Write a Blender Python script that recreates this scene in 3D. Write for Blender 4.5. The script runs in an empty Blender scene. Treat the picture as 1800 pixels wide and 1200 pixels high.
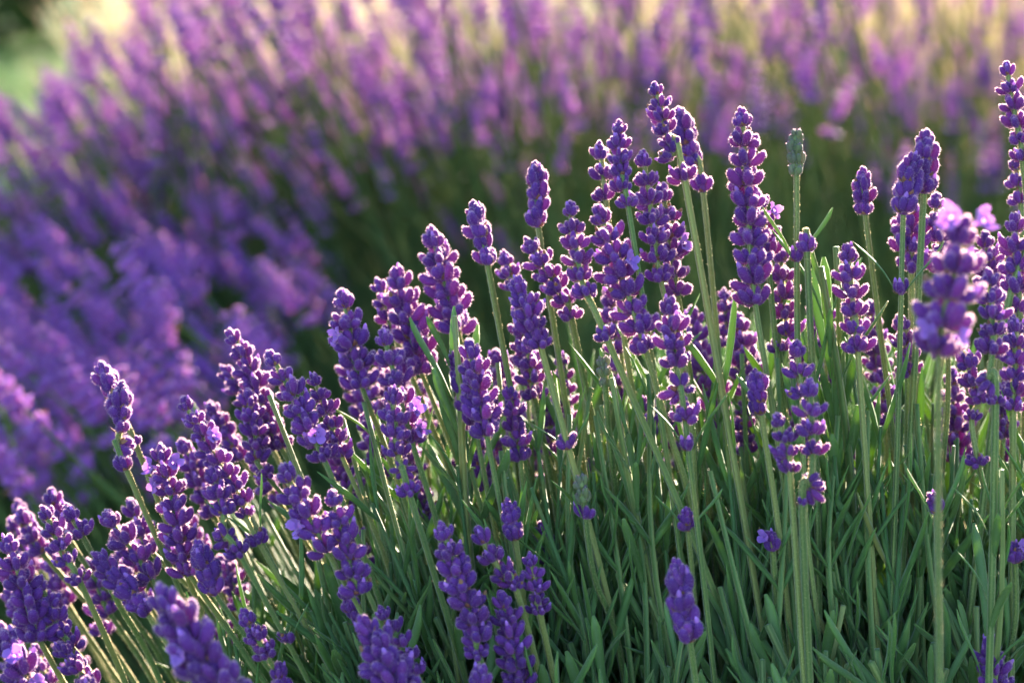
import bpy, math, random
import numpy as np
from mathutils import Vector, Matrix

R = math.radians
scene = bpy.context.scene
C = scene.collection

# ------------------------------------------------------------------ camera
CAM = np.array((0.0, 0.0, 0.72))
PITCH = R(14.0)
LENS, FOCUS = 70.0, 0.62
cam_data = bpy.data.cameras.new("camera")
cam_data.lens = LENS
cam_data.sensor_width = 36.0
cam_data.clip_start = 0.02
cam_data.clip_end = 500.0
cam_data.dof.use_dof = True
cam_data.dof.focus_distance = FOCUS
cam_data.dof.aperture_fstop = 10.0
cam_data.dof.aperture_blades = 0
cam = bpy.data.objects.new("camera", cam_data)
cam.location = CAM
cam.rotation_euler = (R(90) - PITCH, 0, 0)
C.objects.link(cam)
scene.camera = cam

# ------------------------------------------------------------------ light: low sun behind the flowers, to the right
SUN_EL, SUN_AZ = R(9.0), R(24.0)          # azimuth measured from +Y (view direction) towards +X
world = bpy.data.worlds.new("World")
scene.world = world
world.use_nodes = True
wn = world.node_tree
wn.nodes.clear()
sky = wn.nodes.new("ShaderNodeTexSky")
sky.sky_type = 'NISHITA'
sky.sun_disc = False
sky.sun_elevation = SUN_EL
sky.sun_rotation = SUN_AZ
sky.ozone_density = 1.9
sky.dust_density = 0.4
bg = wn.nodes.new("ShaderNodeBackground")
bg.inputs['Strength'].default_value = 0.10
wo = wn.nodes.new("ShaderNodeOutputWorld")
wn.links.new(sky.outputs[0], bg.inputs['Color'])
wn.links.new(bg.outputs[0], wo.inputs['Surface'])

sun_data = bpy.data.lights.new("sun", 'SUN')
sun_data.energy = 5.0
sun_data.angle = R(0.53)
sun_data.color = (1.0, 0.82, 0.67)
sun = bpy.data.objects.new("sun", sun_data)
sd = Vector((math.sin(SUN_AZ) * math.cos(SUN_EL), math.cos(SUN_AZ) * math.cos(SUN_EL), math.sin(SUN_EL)))
sun.rotation_euler = sd.to_track_quat('Z', 'Y').to_euler()
sun.location = (3, 5, 3)
C.objects.link(sun)

scene.view_settings.view_transform = 'Standard'
scene.view_settings.look = 'None'
scene.view_settings.gamma = 1.0
scene.view_settings.exposure = 3.02
scene.cycles.max_bounces = 8
scene.cycles.transparent_max_bounces = 4
scene.cycles.use_denoising = True

# ------------------------------------------------------------------ picture <-> place
FW = np.array((0, math.cos(PITCH), -math.sin(PITCH)))
UP = np.array((0, math.sin(PITCH), math.cos(PITCH)))
RT = np.array((1.0, 0, 0))
WID = 36.0 / LENS
def at(px, py, D):
    """The point that lies D metres deep in the view at photograph pixel (px, py) of 1800 x 1200."""
    return CAM + FW * D + RT * ((px - 900) / 1800 * WID * D) - UP * ((py - 600) / 1800 * WID * D)
def mpp(D):
    return WID * D / 1800
def pix(p):
    q = np.asarray(p) - CAM
    D = q @ FW
    return 900 + (q @ RT) / D / WID * 1800, 600 - (q @ UP) / D / WID * 1800

# ------------------------------------------------------------------ helpers
def tag(o, label=None, cat=None, group=None, kind=None):
    if label: o['label'] = label
    if cat: o['category'] = cat
    if group: o['group'] = group
    if kind: o['kind'] = kind
    return o
def thing(name, loc, label, cat, group=None):
    o = bpy.data.objects.new(name, None)
    o.empty_display_size = 0.01
    o.location = loc
    C.objects.link(o)
    return tag(o, label, cat, group)
def link(name, me, parent=None, mat=None):
    o = bpy.data.objects.new(name, me)
    C.objects.link(o)
    if parent is not None: o.parent = parent
    if mat is not None: o.matrix_basis = mat
    return o

class MB:
    """Collects pieces and builds them as one mesh; 'along' runs 0..1 from a piece's base to its tip, 'rib' marks raised edges."""
    def __init__(s):
        s.v, s.f, s.m, s.a, s.r, s.n = [], [], [], [], [], 0
    def add(s, v, f, mi=0, along=None, rib=None):
        v = np.asarray(v, float)
        s.v.append(v)
        s.f.extend([tuple(i + s.n for i in q) for q in f])
        s.m.extend([mi] * len(f))
        s.a.append(np.zeros(len(v)) if along is None else np.asarray(along, float))
        s.r.append(np.zeros(len(v)) if rib is None else np.asarray(rib, float))
        s.n += len(v)
    def mesh(s, name, mats):
        me = bpy.data.meshes.new(name)
        me.from_pydata(np.concatenate(s.v).tolist() if s.v else [], [], s.f)
        for m in mats: me.materials.append(m)
        me.polygons.foreach_set('material_index', s.m)
        me.polygons.foreach_set('use_smooth', [True] * len(s.f))
        for nm, arr in (('along', s.a), ('rib', s.r)):
            at_ = me.attributes.new(nm, 'FLOAT', 'POINT')
            at_.data.foreach_set('value', np.concatenate(arr).astype(np.float32))
        me.update()
        return me

def norm(v):
    v = np.asarray(v, float)
    return v / max(np.linalg.norm(v), 1e-12)
def frames(path, ref=None):
    path = np.asarray(path, float)
    T = np.gradient(path, axis=0)
    T /= np.linalg.norm(T, axis=1)[:, None] + 1e-12
    a = np.array(ref if ref is not None else (0.31, 0.87, 0.38), float)
    out = []
    for t in T:
        a = a - t * (a @ t)
        if np.linalg.norm(a) < 1e-6: a = np.cross(t, (1, 0, 0.2))
        a = norm(a)
        out.append((t, a, np.cross(t, a)))
    return out
def tube(path, radii, ns=6, shape=None, ref=None, flat=1.0, cap=True):
    """Swept closed tube. shape(j) scales the ring's radius per side; flat squashes it along the reference axis."""
    path = np.asarray(path, float)
    fr = frames(path, ref)
    n = len(path)
    ang = np.arange(ns) * 2 * math.pi / ns
    sh = np.ones(ns) if shape is None else np.array([shape(j) for j in range(ns)])
    V, A = [], []
    for i, (t, a, b) in enumerate(fr):
        r = radii[i]
        V.append(path[i] + np.outer(np.cos(ang) * sh * r * flat, a) + np.outer(np.sin(ang) * sh * r, b))
        A += [i / (n - 1)] * ns
    V = np.concatenate(V)
    F = []
    for i in range(n - 1):
        for j in range(ns):
            k = (j + 1) % ns
            F.append((i * ns + j, i * ns + k, (i + 1) * ns + k, (i + 1) * ns + j))
    if cap:
        F.append(tuple(range(ns - 1, -1, -1)))
        F.append(tuple((n - 1) * ns + j for j in range(ns)))
    rib = np.tile((sh - sh.min()) / max(np.ptp(sh), 1e-9), n) if shape else np.zeros(len(V))
    return V, F, np.array(A), rib
def hairs(mb, V, F, count, length, width, rng, mi, lift=0.35, axis=None):
    """Short fine hairs standing on a piece's faces."""
    V = np.asarray(V)
    quads = np.array([f for f in F if len(f) == 4])
    f = quads[rng.integers(0, len(quads), count)]
    p0, p1, p2, p3 = (V[f[:, k]] for k in range(4))
    u, w = rng.random((count, 1)), rng.random((count, 1))
    c = (p0 * (1 - u) + p1 * u) * (1 - w) + (p3 * (1 - u) + p2 * u) * w
    unit = lambda q: q / (np.linalg.norm(q, axis=1, keepdims=True) + 1e-15)
    nrm = unit(np.cross(p2 - p0, p3 - p1))
    d = unit(nrm + lift * unit(rng.normal(size=(count, 3))))
    s = unit(np.cross(d, rng.normal(size=(count, 3))))
    l = length * rng.uniform(0.5, 1.35, (count, 1))
    hv = np.stack([c - nrm * 5e-5 - s * width / 2, c - nrm * 5e-5 + s * width / 2, c + d * l], 1).reshape(-1, 3)
    mb.add(hv, np.arange(3 * count).reshape(-1, 3).tolist(), mi, np.ones(3 * count))

# ------------------------------------------------------------------ materials
def new_mat(name):
    m = bpy.data.materials.new(name)
    m.use_nodes = True
    nt = m.node_tree
    nt.nodes.clear()
    return m, nt, nt.nodes, nt.links
def mixc(nt, fac, a, b):
    n = nt.nodes.new('ShaderNodeMix'); n.data_type = 'RGBA'; n.clamp_factor = True
    for sock, val in ((n.inputs[0], fac), (n.inputs[6], a), (n.inputs[7], b)):
        if hasattr(val, 'is_linked'): nt.links.new(val, sock)
        elif isinstance(val, (int, float)): sock.default_value = val
        else: sock.default_value = (*val, 1)
    return n.outputs[2]
def attr(nt, name):
    n = nt.nodes.new('ShaderNodeAttribute'); n.attribute_name = name
    return n.outputs['Fac']
def ramp(nt, src, stops):
    n = nt.nodes.new('ShaderNodeMapRange'); nt.links.new(src, n.inputs[0])
    n.inputs[1].default_value, n.inputs[2].default_value, n.inputs[3].default_value, n.inputs[4].default_value = stops
    return n.outputs[0]
def noise(nt, scale, detail=3.0, coord='Object'):
    tc = nt.nodes.new('ShaderNodeTexCoord')
    n = nt.nodes.new('ShaderNodeTexNoise'); n.inputs['Scale'].default_value = scale; n.inputs['Detail'].default_value = detail
    nt.links.new(tc.outputs[coord], n.inputs['Vector'])
    return n.outputs['Fac']
def leafy(name, base, base2, tip, trans, tw=0.35, rough=0.6, sheen=0.0, sheen_tint=(1, 1, 1), bump=0.0, bscale=900, rib=None, foot=None, spec=0.3, sheen_rough=0.4, vary_obj=0.5, gold=None, dry=None):
    """Thin living tissue: reflecting surface plus the light that comes through from behind."""
    m, nt, N, L = new_mat(name)
    geo = N.new('ShaderNodeNewGeometry')
    oi = N.new('ShaderNodeObjectInfo')
    col = mixc(nt, geo.outputs['Random Per Island'], base, base2)
    nz = noise(nt, bscale * 0.25)
    col = mixc(nt, ramp(nt, nz, (0.35, 0.7, 0, 0.5)), col, base2)
    al = attr(nt, 'along')
    if tip is not None: col = mixc(nt, ramp(nt, al, (0.65, 1.0, 0, 0.75)), col, tip)
    if foot is not None: col = mixc(nt, ramp(nt, al, (0.28, 0.0, 0, 0.8)), col, foot)
    if rib is not None: col = mixc(nt, attr(nt, 'rib'), col, rib)
    if gold is not None: col = mixc(nt, ramp(nt, oi.outputs['Random'], (0.55, 1.0, 0.0, 0.45)), col, gold)
    if dry is not None: col = mixc(nt, ramp(nt, geo.outputs['Random Per Island'], (0.92, 1.0, 0.0, 0.8)), col, dry)
    hsv = N.new('ShaderNodeHueSaturation')
    L.new(col, hsv.inputs['Color'])
    L.new(ramp(nt, oi.outputs['Random'], (0, 1, 1 - 0.35 * vary_obj, 1 + 0.4 * vary_obj)), hsv.inputs['Value'])
    L.new(ramp(nt, geo.outputs['Random Per Island'], (0, 1, 0.485, 0.515)), hsv.inputs['Hue'])
    b = N.new('ShaderNodeBsdfPrincipled')
    L.new(hsv.outputs[0], b.inputs['Base Color'])
    b.inputs['Roughness'].default_value = rough
    b.inputs['Specular IOR Level'].default_value = spec
    b.inputs['Sheen Weight'].default_value = sheen
    b.inputs['Sheen Roughness'].default_value = sheen_rough
    b.inputs['Sheen Tint'].default_value = (*sheen_tint, 1)
    if bump:
        bn = N.new('ShaderNodeBump'); bn.inputs['Strength'].default_value = bump; bn.inputs['Distance'].default_value = 0.0003
        L.new(noise(nt, bscale, 2), bn.inputs['Height']); L.new(bn.outputs[0], b.inputs['Normal'])
    out = N.new('ShaderNodeOutputMaterial')
    if tw > 0:
        t = N.new('ShaderNodeBsdfTranslucent'); t.inputs['Color'].default_value = (*trans, 1)
        mx = N.new('ShaderNodeMixShader'); mx.inputs[0].default_value = tw
        L.new(b.outputs[0], mx.inputs[1]); L.new(t.outputs[0], mx.inputs[2])
        L.new(mx.outputs[0], out.inputs['Surface'])
    else:
        L.new(b.outputs[0], out.inputs['Surface'])
    return m

M = {}
M['bud'] = leafy('lavender_calyx', (0.074, 0.015, 0.175), (0.125, 0.032, 0.28), (0.17, 0.066, 0.39), (0.72, 0.16, 0.50), 0.24, 0.65, 0.4, (0.80, 0.55, 1.0), 0.8, 1800, foot=(0.16, 0.05, 0.22))
M['bud_far'] = leafy('lavender_calyx_sun_tint', (0.15, 0.048, 0.40), (0.25, 0.11, 0.55), (0.24, 0.11, 0.50), (0.88, 0.36, 0.72), 0.40, 0.65, 0.7, (0.95, 0.75, 1.0), 0, 1800, foot=(0.18, 0.06, 0.22))  # paler copy of the calyx, with the bed's sunlight put into its colour
M['bud_young'] = leafy('young_calyx', (0.13, 0.19, 0.075), (0.14, 0.14, 0.13), (0.17, 0.11, 0.28), (0.6, 0.55, 0.35), 0.25, 0.65, 0.15, (0.95, 0.9, 1.0), 0.5, 1800, foot=(0.20, 0.30, 0.12))
M['hair'] = leafy('fine_hair', (0.17, 0.07, 0.37), (0.22, 0.11, 0.45), None, (1.0, 0.70, 0.82), 0.70, 0.5, 0, vary_obj=0)
M['hair_green'] = leafy('fine_leaf_hair', (0.26, 0.34, 0.18), (0.32, 0.40, 0.22), None, (1.0, 0.86, 0.52), 0.68, 0.5, 0, vary_obj=0)
M['hair_far'] = leafy('fine_hair_sun_tint', (0.50, 0.30, 0.62), (0.60, 0.40, 0.70), None, (1.0, 0.66, 0.76), 0.65, 0.5, 0, vary_obj=0)  # brighter, pinker hair copy; the pink sunlight is painted in
M['glint_far'] = leafy('orange_glint', (0.20, 0.075, 0.05), (0.26, 0.12, 0.08), (0.16, 0.08, 0.10), (0.98, 0.46, 0.22), 0.45, 0.7, 0.2)  # strong orange see-through colour for the added bright blur spots
M['petal'] = leafy('petal', (0.30, 0.13, 0.60), (0.38, 0.19, 0.68), (0.46, 0.27, 0.76), (0.85, 0.48, 0.88), 0.45, 0.55, 0.2, (1, 0.9, 1), 0.3, 1500)
M['bract'] = leafy('bract', (0.20, 0.075, 0.05), (0.26, 0.12, 0.08), (0.16, 0.08, 0.10), (0.50, 0.20, 0.12), 0.25, 0.7, 0.2)
M['stem'] = leafy('stem', (0.046, 0.118, 0.034), (0.066, 0.15, 0.048), None, (0.62, 0.55, 0.18), 0.12, 0.5, 0.3, (0.95, 1.0, 0.85), 0.25, 1200, rib=(0.19, 0.25, 0.09), gold=(0.30, 0.27, 0.10))
M['straw'] = leafy('straw', (0.17, 0.22, 0.10), (0.22, 0.27, 0.14), (0.30, 0.29, 0.18), (1.0, 0.84, 0.62), 0.5, 0.55, 0.2)  # cream stem colour that carries the glow of the backlight
M['leaf'] = leafy('leaf', (0.048, 0.124, 0.036), (0.092, 0.185, 0.064), (0.15, 0.26, 0.07), (0.38, 0.58, 0.10), 0.30, 0.55, 0.3, (0.9, 1.0, 0.9), 0.5, 1400, rib=(0.13, 0.22, 0.10), dry=(0.28, 0.24, 0.09))
M['leaf_far_shade'] = leafy('leaf_far_shade', (0.036, 0.080, 0.030), (0.066, 0.115, 0.044), (0.10, 0.140, 0.050), (0.50, 0.58, 0.18), 0.2, 0.9, 0.0, (0.95, 1, 0.85), 0, 900, spec=0.04)  # darker, duller leaf copy; shade of the bed painted into the green
M['crown'] = leafy('crown_leaf', (0.016, 0.040, 0.018), (0.026, 0.060, 0.025), None, (0.10, 0.25, 0.05), 0.06, 0.85, 0, vary_obj=0.3, spec=0.05)
M['bark'] = leafy('bark', (0.10, 0.07, 0.05), (0.15, 0.11, 0.08), None, (0, 0, 0), 0, 0.9, 0, bump=0.6, bscale=40)
M['grass'] = leafy('grass_blade', (0.10, 0.22, 0.06), (0.15, 0.28, 0.09), (0.2, 0.32, 0.10), (0.4, 0.65, 0.15), 0.35, 0.5, 0, vary_obj=0)
def ground_mat(name, a, b, scale):
    m, nt, N, L = new_mat(name)
    col = mixc(nt, ramp(nt, noise(nt, scale, 8), (0.3, 0.7, 0, 1)), a, b)
    bs = N.new('ShaderNodeBsdfPrincipled'); bs.inputs['Roughness'].default_value = 0.95
    L.new(col, bs.inputs['Base Color'])
    bn = N.new('ShaderNodeBump'); bn.inputs['Strength'].default_value = 0.8; bn.inputs['Distance'].default_value = 0.01
    L.new(noise(nt, scale * 6, 6), bn.inputs['Height']); L.new(bn.outputs[0], bs.inputs['Normal'])
    out = N.new('ShaderNodeOutputMaterial'); L.new(bs.outputs[0], out.inputs['Surface'])
    return m
M['lawn'] = ground_mat('lawn', (0.07, 0.16, 0.05), (0.12, 0.24, 0.08), 9)
M['soil'] = ground_mat('soil', (0.035, 0.028, 0.02), (0.07, 0.055, 0.04), 14)

# ------------------------------------------------------------------ the setting
def sheet(name, x0, x1, y0, y1, z, m):
    mb = MB()
    mb.add([(x0, y0, z), (x1, y0, z), (x1, y1, z), (x0, y1, z)], [(0, 1, 2, 3)])
    return tag(link(name, mb.mesh(name, [m])), kind='structure')
sheet('lawn', -150, 150, -100, 250, 0.0, M['lawn'])
sheet('flower_bed', -1.0, 4.0, -0.4, 7.5, 0.004, M['soil'])

# ------------------------------------------------------------------ lavender: pieces
PROFILE = [(0.0, 0.30), (0.10, 0.62), (0.26, 0.86), (0.46, 1.0), (0.66, 0.98), (0.82, 0.84), (0.93, 0.56), (0.985, 0.26), (1.0, 0.05)]
PROFILE_LOW = [(0.0, 0.35), (0.22, 0.85), (0.55, 1.0), (0.85, 0.75), (1.0, 0.1)]
def bud_piece(base, az, el0, el1, length, rad, ns=9, prof=PROFILE):
    """One calyx: a barrel that leaves its base at elevation el0 and bends up to el1."""
    pts, p, prev = [], np.array(base, float), 0.0
    for t, _ in prof:
        el = el0 + (el1 - el0) * t
        d = np.array((math.cos(az) * math.cos(el), math.sin(az) * math.cos(el), math.sin(el)))
        p = p + d * length * (t - prev)
        pts.append(p.copy()); prev = t
    rr = [rad * r for _, r in prof]
    return tube(pts, rr, ns, shape=(lambda j: 1.0 + (0.08 if j % 2 else -0.06)) if ns > 7 else None)

def corolla(mb, base, direction, size, rng, mi):
    """An open floret: a short tube with five spread lobes, two above and three below."""
    d = norm(direction)
    a = norm(np.cross(d, (0.1, 0.2, 1)))
    b = np.cross(d, a)
    path = [np.array(base) + d * size * t for t in (0, 0.25, 0.5, 0.62)]
    V, F, A, _ = tube(path, [size * 0.12, size * 0.13, size * 0.17, size * 0.24], 8, cap=False)
    mb.add(V, F, mi, A * 0.2)
    mouth = np.array(base) + d * size * 0.58
    for k in range(5):
        th = 2 * math.pi * k / 5 + rng.uniform(-0.15, 0.15)
        o = a * math.cos(th) + b * math.sin(th)
        s = np.cross(d, o)
        big = 1.15 if k in (0, 1) else 0.9
        back = rng.uniform(-0.55, 0.15)
        vs, fs, al = [], [], []
        rows = [(0.12, 0.16), (0.30, 0.29), (0.46, 0.36), (0.58, 0.30), (0.64, 0.14)]
        for lay in (0, 1):
            for i, (r_, w_) in enumerate(rows):
                t = i / 4
                for c in (-1, -0.4, 0.4, 1):
                    ruff = 0.07 * math.sin(9 * t + 5 * c + k)
                    vs.append(mouth + o * size * r_ * big + s * size * w_ * big * c * 0.85 + d * size * (0.10 * t - back * t * t + ruff - 0.06 * abs(c) - lay * 0.025))
                    al.append(0.3 + 0.7 * t)
            off = lay * 20
            for i in range(4):
                for c in range(3):
                    q = (off + i * 4 + c, off + i * 4 + c + 1, off + (i + 1) * 4 + c + 1, off + (i + 1) * 4 + c)
                    fs.append(q if lay == 0 else q[::-1])
        mb.add(vs, fs, mi, al)

def add_whorl(mb, kind, rng, z0=0.0, scale=1.0, low=False, fuzz=True, lift=None):
    """One ring of calyxes round the stem, base at height z0; about 15 mm across for the 'full' kind at scale 1."""
    mm = 0.001 * scale
    ns, prof = (5, PROFILE_LOW) if low else (12, PROFILE)
    rings = {
        'full':  [(6, 1.9, 0.3, 4, 64, 6.9, 1.68), (4, 1.0, 1.6, 46, 80, 5.6, 1.45)],
        'dense': [(7, 1.9, 0.0, 12, 66, 6.8, 1.68), (5, 1.2, 2.0, 40, 76, 6.2, 1.5), (2, 0.6, 3.2, 66, 86, 5.4, 1.3)],
        'tight': [(6, 1.2, 0.4, 38, 84, 6.2, 1.62), (4, 0.7, 2.2, 66, 88, 5.4, 1.5)],
        'top':   [(6, 0.9, 0.3, 30, 74, 6.2, 1.6), (4, 0.5, 2.6, 66, 88, 5.6, 1.45), (1, 0.0, 4.2, 88, 90, 4.8, 1.25)],
        'pair':  [(2, 1.4, 0.3, 40, 72, 6.6, 1.7), (2, 1.2, 0.8, 55, 80, 5.4, 1.45)],
        'young': [(7, 1.5, 0.0, 48, 92, 4.4, 1.05), (6, 1.1, 1.8, 60, 92, 4.0, 0.95)],
    }[kind]
    if low: rings = rings[:2]
    for (n, r0, z, e0, e1, ln, rad) in rings:
        a0 = rng.uniform(0, 6.28)
        for k in range(n):
            if n > 4 and rng.random() < 0.10: continue
            if kind == 'pair': az = a0 + math.pi * k + rng.normal(0, 0.25)
            else: az = a0 + 2 * math.pi * k / n + rng.normal(0, 0.13)
            f = rng.uniform(0.74, 1.18)
            V, F, A, rb = bud_piece((r0 * mm * math.cos(az), r0 * mm * math.sin(az), z0 + (z + rng.normal(0, 0.35)) * mm), az,
                                    R(e0 + rng.normal(0, 8)), R(e1 + rng.normal(0, 9)), ln * mm * f, rad * mm * rng.uniform(0.88, 1.08), ns, prof)
            mb.add(V, F, 0, A, rb)
            if not low and kind != 'young' and rng.random() < 0.16:      # the corolla's tip pushing out of the calyx
                tipd = norm(V[-12:].mean(0) - V[-48:-36].mean(0))
                e = V[-12:].mean(0) - tipd * 0.0006 * scale
                V2, F2, A2, _ = tube([e, e + tipd * 0.0009 * scale, e + tipd * 0.0018 * scale, e + tipd * 0.0024 * scale], [0.75 * mm, 0.85 * mm, 0.6 * mm, 0.1 * mm], 6)
                mb.add(V2, F2, 2 if rng.random() < 0.2 else 3, A2)
            if fuzz == 'coarse': hairs(mb, V, F, 11, 0.0010, 0.00028, rng, 1)
            elif fuzz:
                hairs(mb, V, F, 22 if kind == 'young' else 230, 0.00075, 0.00012, rng, 1)
    if low:
        for k in range(1 if rng.random() < 0.4 else 0):       # orange bits added here and there for bright blur spots
            az = rng.uniform(0, 6.28)
            pts = [np.array((math.cos(az) * r_ * mm, math.sin(az) * r_ * mm, z0 + h * mm)) for r_, h in ((3.0, 3.0), (5.0, 4.2), (7.5, 5.0), (8.8, 5.2))]
            V, F, A, _ = tube(pts, [0.6 * mm, 1.7 * mm, 1.9 * mm, 0.3 * mm], 6, flat=0.14, ref=(0, 0, 1))
            mb.add(V, F, 2, A)
        for k in range(int(rng.integers(0, 5))):              # open floret lobes, added to make the sunlit heads paler
            az = rng.uniform(0, 6.28)
            pts = [np.array((math.cos(az) * r_ * mm, math.sin(az) * r_ * mm, z0 + h * mm)) for r_, h in ((4.0, 3.0), (6.0, 4.0), (8.0, 4.6), (9.4, 4.4))]
            V, F, A, _ = tube(pts, [0.9 * mm, 2.2 * mm, 2.6 * mm, 0.8 * mm], 6, flat=0.12, ref=(0, 0, 1))
            mb.add(V, F, 3, A)
    if not low and kind != 'young':
        # papery bracts under the ring
        for k in range(3 if kind != 'pair' else 2):
            az = rng.uniform(0, 6.28)
            pts = [np.array((math.cos(az) * r_ * mm, math.sin(az) * r_ * mm, z0 + h * mm)) for r_, h in ((1.0, 0.0), (2.2, 0.1), (3.3, 0.9), (4.0, 2.0))]
            V, F, A, _ = tube(pts, [0.5 * mm, 1.3 * mm, 1.0 * mm, 0.1 * mm], 6, flat=0.14, ref=(0, 0, 1))
            mb.add(V, F, 2, A)
    # the ring's core holds its calyxes together
    V, F, A, _ = tube([(0, 0, z0 - 0.6 * mm), (0, 0, z0 + 0.8 * mm), (0, 0, z0 + 3.4 * mm), (0, 0, z0 + 5 * mm)], [1.0 * mm, 1.9 * mm, 1.6 * mm, 0.6 * mm], 7)
    mb.add(V, F, 0, A * 0 + (0.0 if kind != 'young' else 0.05))

rng = np.random.default_rng(7)
WHORL = {}
for kind, cnt in (('full', 6), ('dense', 5), ('tight', 5), ('top', 4), ('pair', 3), ('young', 3)):
    WHORL[kind] = []
    for i in range(cnt):
        mb = MB()
        add_whorl(mb, kind, rng)
        WHORL[kind].append(mb.mesh('flower_whorl', [M['bud_young'] if kind == 'young' else M['bud'], M['hair'], M['bract'], M['petal']]))
FLORET = []
for i in range(6):
    mb = MB()
    corolla(mb, (0, 0, 0), (0, 0, 1), 0.0056, rng, 0)
    FLORET.append(mb.mesh('open_flower', [M['petal']]))

def leaf_piece(length, width, curl, rng, ns=8, n=9, twist=0.0):
    """A narrow lavender leaf growing along +Z and bending towards +X, blunt tip, grooved face."""
    pts, rad = [], []
    for i in range(n):
        t = i / (n - 1)
        pts.append((curl * length * t * t + 0.02 * length * math.sin(5 * t + twist), twist * 0.06 * length * t * t, length * t * (1 - 0.25 * curl * t)))
        w = 0.34 + 0.66 * math.sin(min(1, t * 1.35) * math.pi / 2) if t < 0.75 else 1.0
        if t > 0.75: w = math.sqrt(max(0.0, 1 - ((t - 0.75) / 0.262) ** 2))
        rad.append(width / 2 * max(w, 0.06))
    ang = np.arange(ns) * 2 * math.pi / ns
    fr = frames(pts, (1, 0, 0))
    V, A, RB = [], [], []
    for i, (t, a, b) in enumerate(fr):
        x = np.sin(ang) * rad[i]
        y = np.cos(ang) * rad[i] * 0.22 - 0.38 * np.abs(np.sin(ang)) ** 2 * rad[i] * -1.0
        V.append(np.array(pts[i]) + np.outer(y, -a) + np.outer(x, b))
        A += [i / (n - 1)] * ns
        RB += list((np.abs(np.sin(ang)) < 0.3) * 1.0)
    V = np.concatenate(V)
    F = []
    for i in range(n - 1):
        for j in range(ns):
            k = (j + 1) % ns
            F.append((i * ns + j, i * ns + k, (i + 1) * ns + k, (i + 1) * ns + j))
    F.append(tuple((n - 1) * ns + j for j in range(ns)))
    F.append(tuple(range(ns - 1, -1, -1)))
    return V, F, np.array(A), np.array(RB)
LEAF = []
for i in range(7):
    mb = MB()
    V, F, A, RB = leaf_piece(0.026, 0.0027 * rng.uniform(0.85, 1.2), rng.uniform(-0.18, 0.32), rng, twist=rng.uniform(-1, 1))
    mb.add(V, F, 0, A, RB)
    hairs(mb, V, F, 500, 0.00030, 0.00008, rng, 1)
    LEAF.append(mb.mesh('leaf', [M['leaf'], M['hair_green']]))

def catmull(P, per=8):
    P = [np.array(p, float) for p in P]
    Q = [2 * P[0] - P[1]] + P + [2 * P[-1] - P[-2]]
    out = []
    for i in range(1, len(Q) - 2):
        p0, p1, p2, p3 = Q[i - 1:i + 3]
        for s in range(per):
            t = s / per
            out.append(0.5 * (2 * p1 + (p2 - p0) * t + (2 * p0 - 5 * p1 + 4 * p2 - p3) * t * t + (3 * p1 - p0 - 3 * p2 + p3) * t ** 3))
    out.append(P[-1])
    return np.array(out)
SQUARE = lambda j: 1.18 if j % 2 == 0 else 0.80      # a square stem with grooved sides
def orient(pos, z, spin, scale, x=None):
    z = norm(z)
    a = norm(np.cross(z, (0.2, 0.9, 0.1))) if x is None else norm(np.array(x) - z * (np.array(x) @ z))
    b = np.cross(z, a)
    m = Matrix(((a[0], b[0], z[0]), (a[1], b[1], z[1]), (a[2], b[2], z[2]))).to_4x4()
    return Matrix.Translation(Vector(pos)) @ m @ Matrix.Rotation(spin, 4, 'Z') @ Matrix.Diagonal((scale, scale, scale, 1))

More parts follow.
